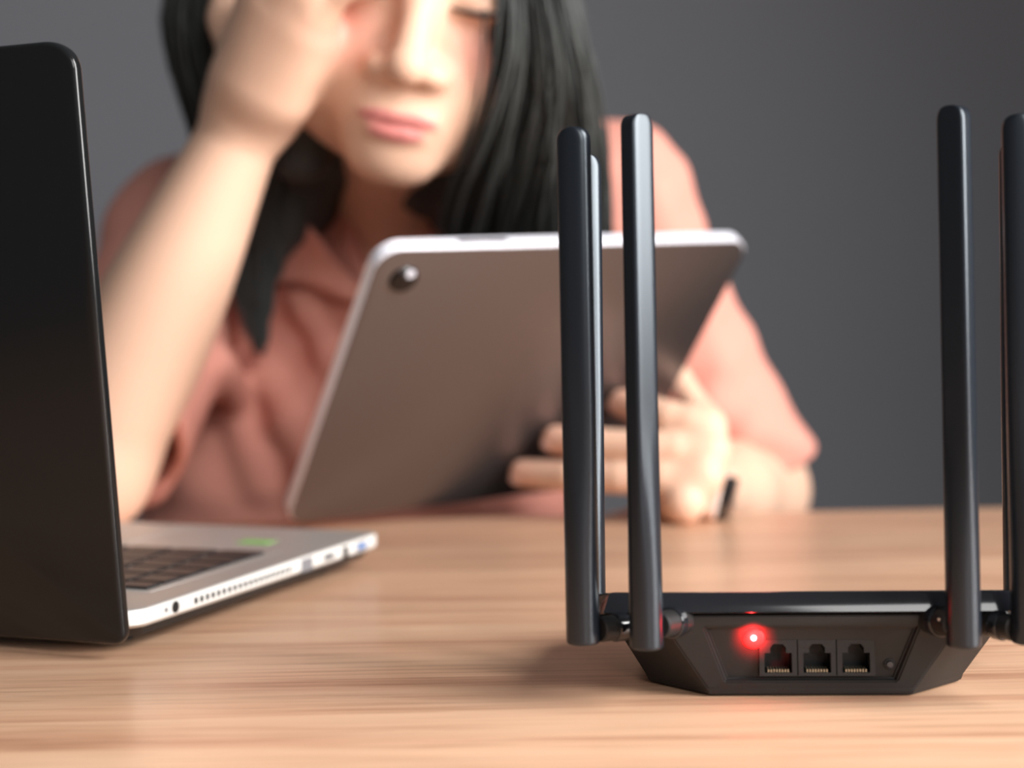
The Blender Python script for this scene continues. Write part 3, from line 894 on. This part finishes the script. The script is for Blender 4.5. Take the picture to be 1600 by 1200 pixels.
cap += [cone(hw((-.04, .06, -.01)), at(455, 300, 1.205), .055, .040, .03), cone(hw((.04, .06, -.01)), at(760, 330, 1.215), .055, .045, .03),
        cone(hw((-.045, .02, -.03)), at(468, 240, 1.120), .030, .022, .02)]
def groove(p):
    x, z = p[:, 0], p[:, 2]
    return .0016 * np.sin(420 * (x + .12 * np.sin(7 * z))) * np.sin(150 * (x - .1 * z)) 
me, HV = sdf_mesh('hair_volume', cap, .0042, groove)
hv, hf = HV.tolist(), [list(p.vertices) for p in me.polygons]
bpy.data.meshes.remove(me)
sv, sf = list(hv), list(hf)
def strands(g3, count, spread, drop):
    for c in range(count):
        u = rng.uniform(drop, 1.08) ; off = rng.normal(0, 1, 3) * (.006, .016, .004) * spread
        t = np.linspace(rng.uniform(0, .08), rng.uniform(.80, 1.0), 16)
        q0, q1, q2 = crs(g3[0], t), crs(g3[1], t), crs(g3[2], t)
        w0, w1, w2 = 2 * (u - .5) * (u - 1), 4 * u * (1 - u), 2 * u * (u - .5)
        P = q0 * w0 + q1 * w1 + q2 * w2 + off * np.sin(np.pi * np.clip(t, .05, .85))[:, None]
        ph = rng.uniform(0, 6); am = rng.uniform(.0005, .003)
        P[:, 0] += am * np.sin(9 * t + ph); P[:, 1] -= .012 * np.sin(np.pi * t) * rng.random()
        r = rng.uniform(.0007, .0017) * np.minimum(1, (1 - np.linspace(0, 1, 16)) * 4 + .15)
        b0 = len(sv)
        for i in range(16):
            tg = P[min(i + 1, 15)] - P[max(i - 1, 0)]; tg /= np.linalg.norm(tg) + 1e-9
            s_ = np.cross(tg, (0, 1, 0)); s_ /= np.linalg.norm(s_) + 1e-9; e_ = np.cross(tg, s_)
            for k in range(3):
                a = 2 * math.pi * k / 3
                sv.append((P[i] + r[i] * (math.cos(a) * s_ + math.sin(a) * e_)).tolist())
        for i in range(15):
            for k in range(3):
                a, b = b0 + i * 3 + k, b0 + i * 3 + (k + 1) % 3
                sf.append([a, b, b + 3, a + 3])
strands(gr3, 1100, 1.0, .17)
strands(gl3, 700, .9, .05)
me = bpy.data.meshes.new('hair'); me.from_pydata(sv, [], sf); me.update()
me.polygons.foreach_set('use_smooth', [True] * len(me.polygons))
link_part('hair', me, M['hair'])

# ------------------------------------------------------------------ wrist watch
wa = (WRR - ELR) / np.linalg.norm(WRR - ELR)
wc = WRR + wa * .004
watch = tag(empty('wrist_watch', wc.tolist()), 'pale wrist watch with black face worn on the hand holding the tablet', 'watch')
q = Vector(wa).to_track_quat('Z', 'Y')
n = 40; prof = [(-.009, .0232), (-.009, .0250), (.009, .0250), (.009, .0232)]
bm = bmesh.new(); vr = []
for k in range(n):
    a = 2 * math.pi * k / n
    vr.append([bm.verts.new(q @ Vector((r * math.cos(a), r * math.sin(a), z))) for z, r in prof])
for k in range(n):
    for i in range(4):
        bm.faces.new((vr[k][i], vr[k][(i + 1) % 4], vr[(k + 1) % n][(i + 1) % 4], vr[(k + 1) % n][i]))
autosmooth(obj('strap', bm, M['strap'], watch), 40)
# case on the outer side of the wrist
o_ = P3((.92, -.36, -.22)); o_ = o_ - wa * (o_ @ wa); o_ /= np.linalg.norm(o_); s_ = np.cross(wa, o_)
case = empty('case'); case.parent = watch
case.matrix_local = Matrix([[s_[0], o_[0], wa[0], 0], [s_[1], o_[1], wa[1], 0], [s_[2], o_[2], wa[2], 0], [0, 0, 0, 1]])
slab('case_shell', rounded_rect(.034, .034, .008, 6), .0195, .0300, M['watch_case'], case, .0020, 3)
slab('watch_glass', rounded_rect(.0315, .0315, .0072, 6), .0296, .0342, M['screen'], case, .0010, 3)
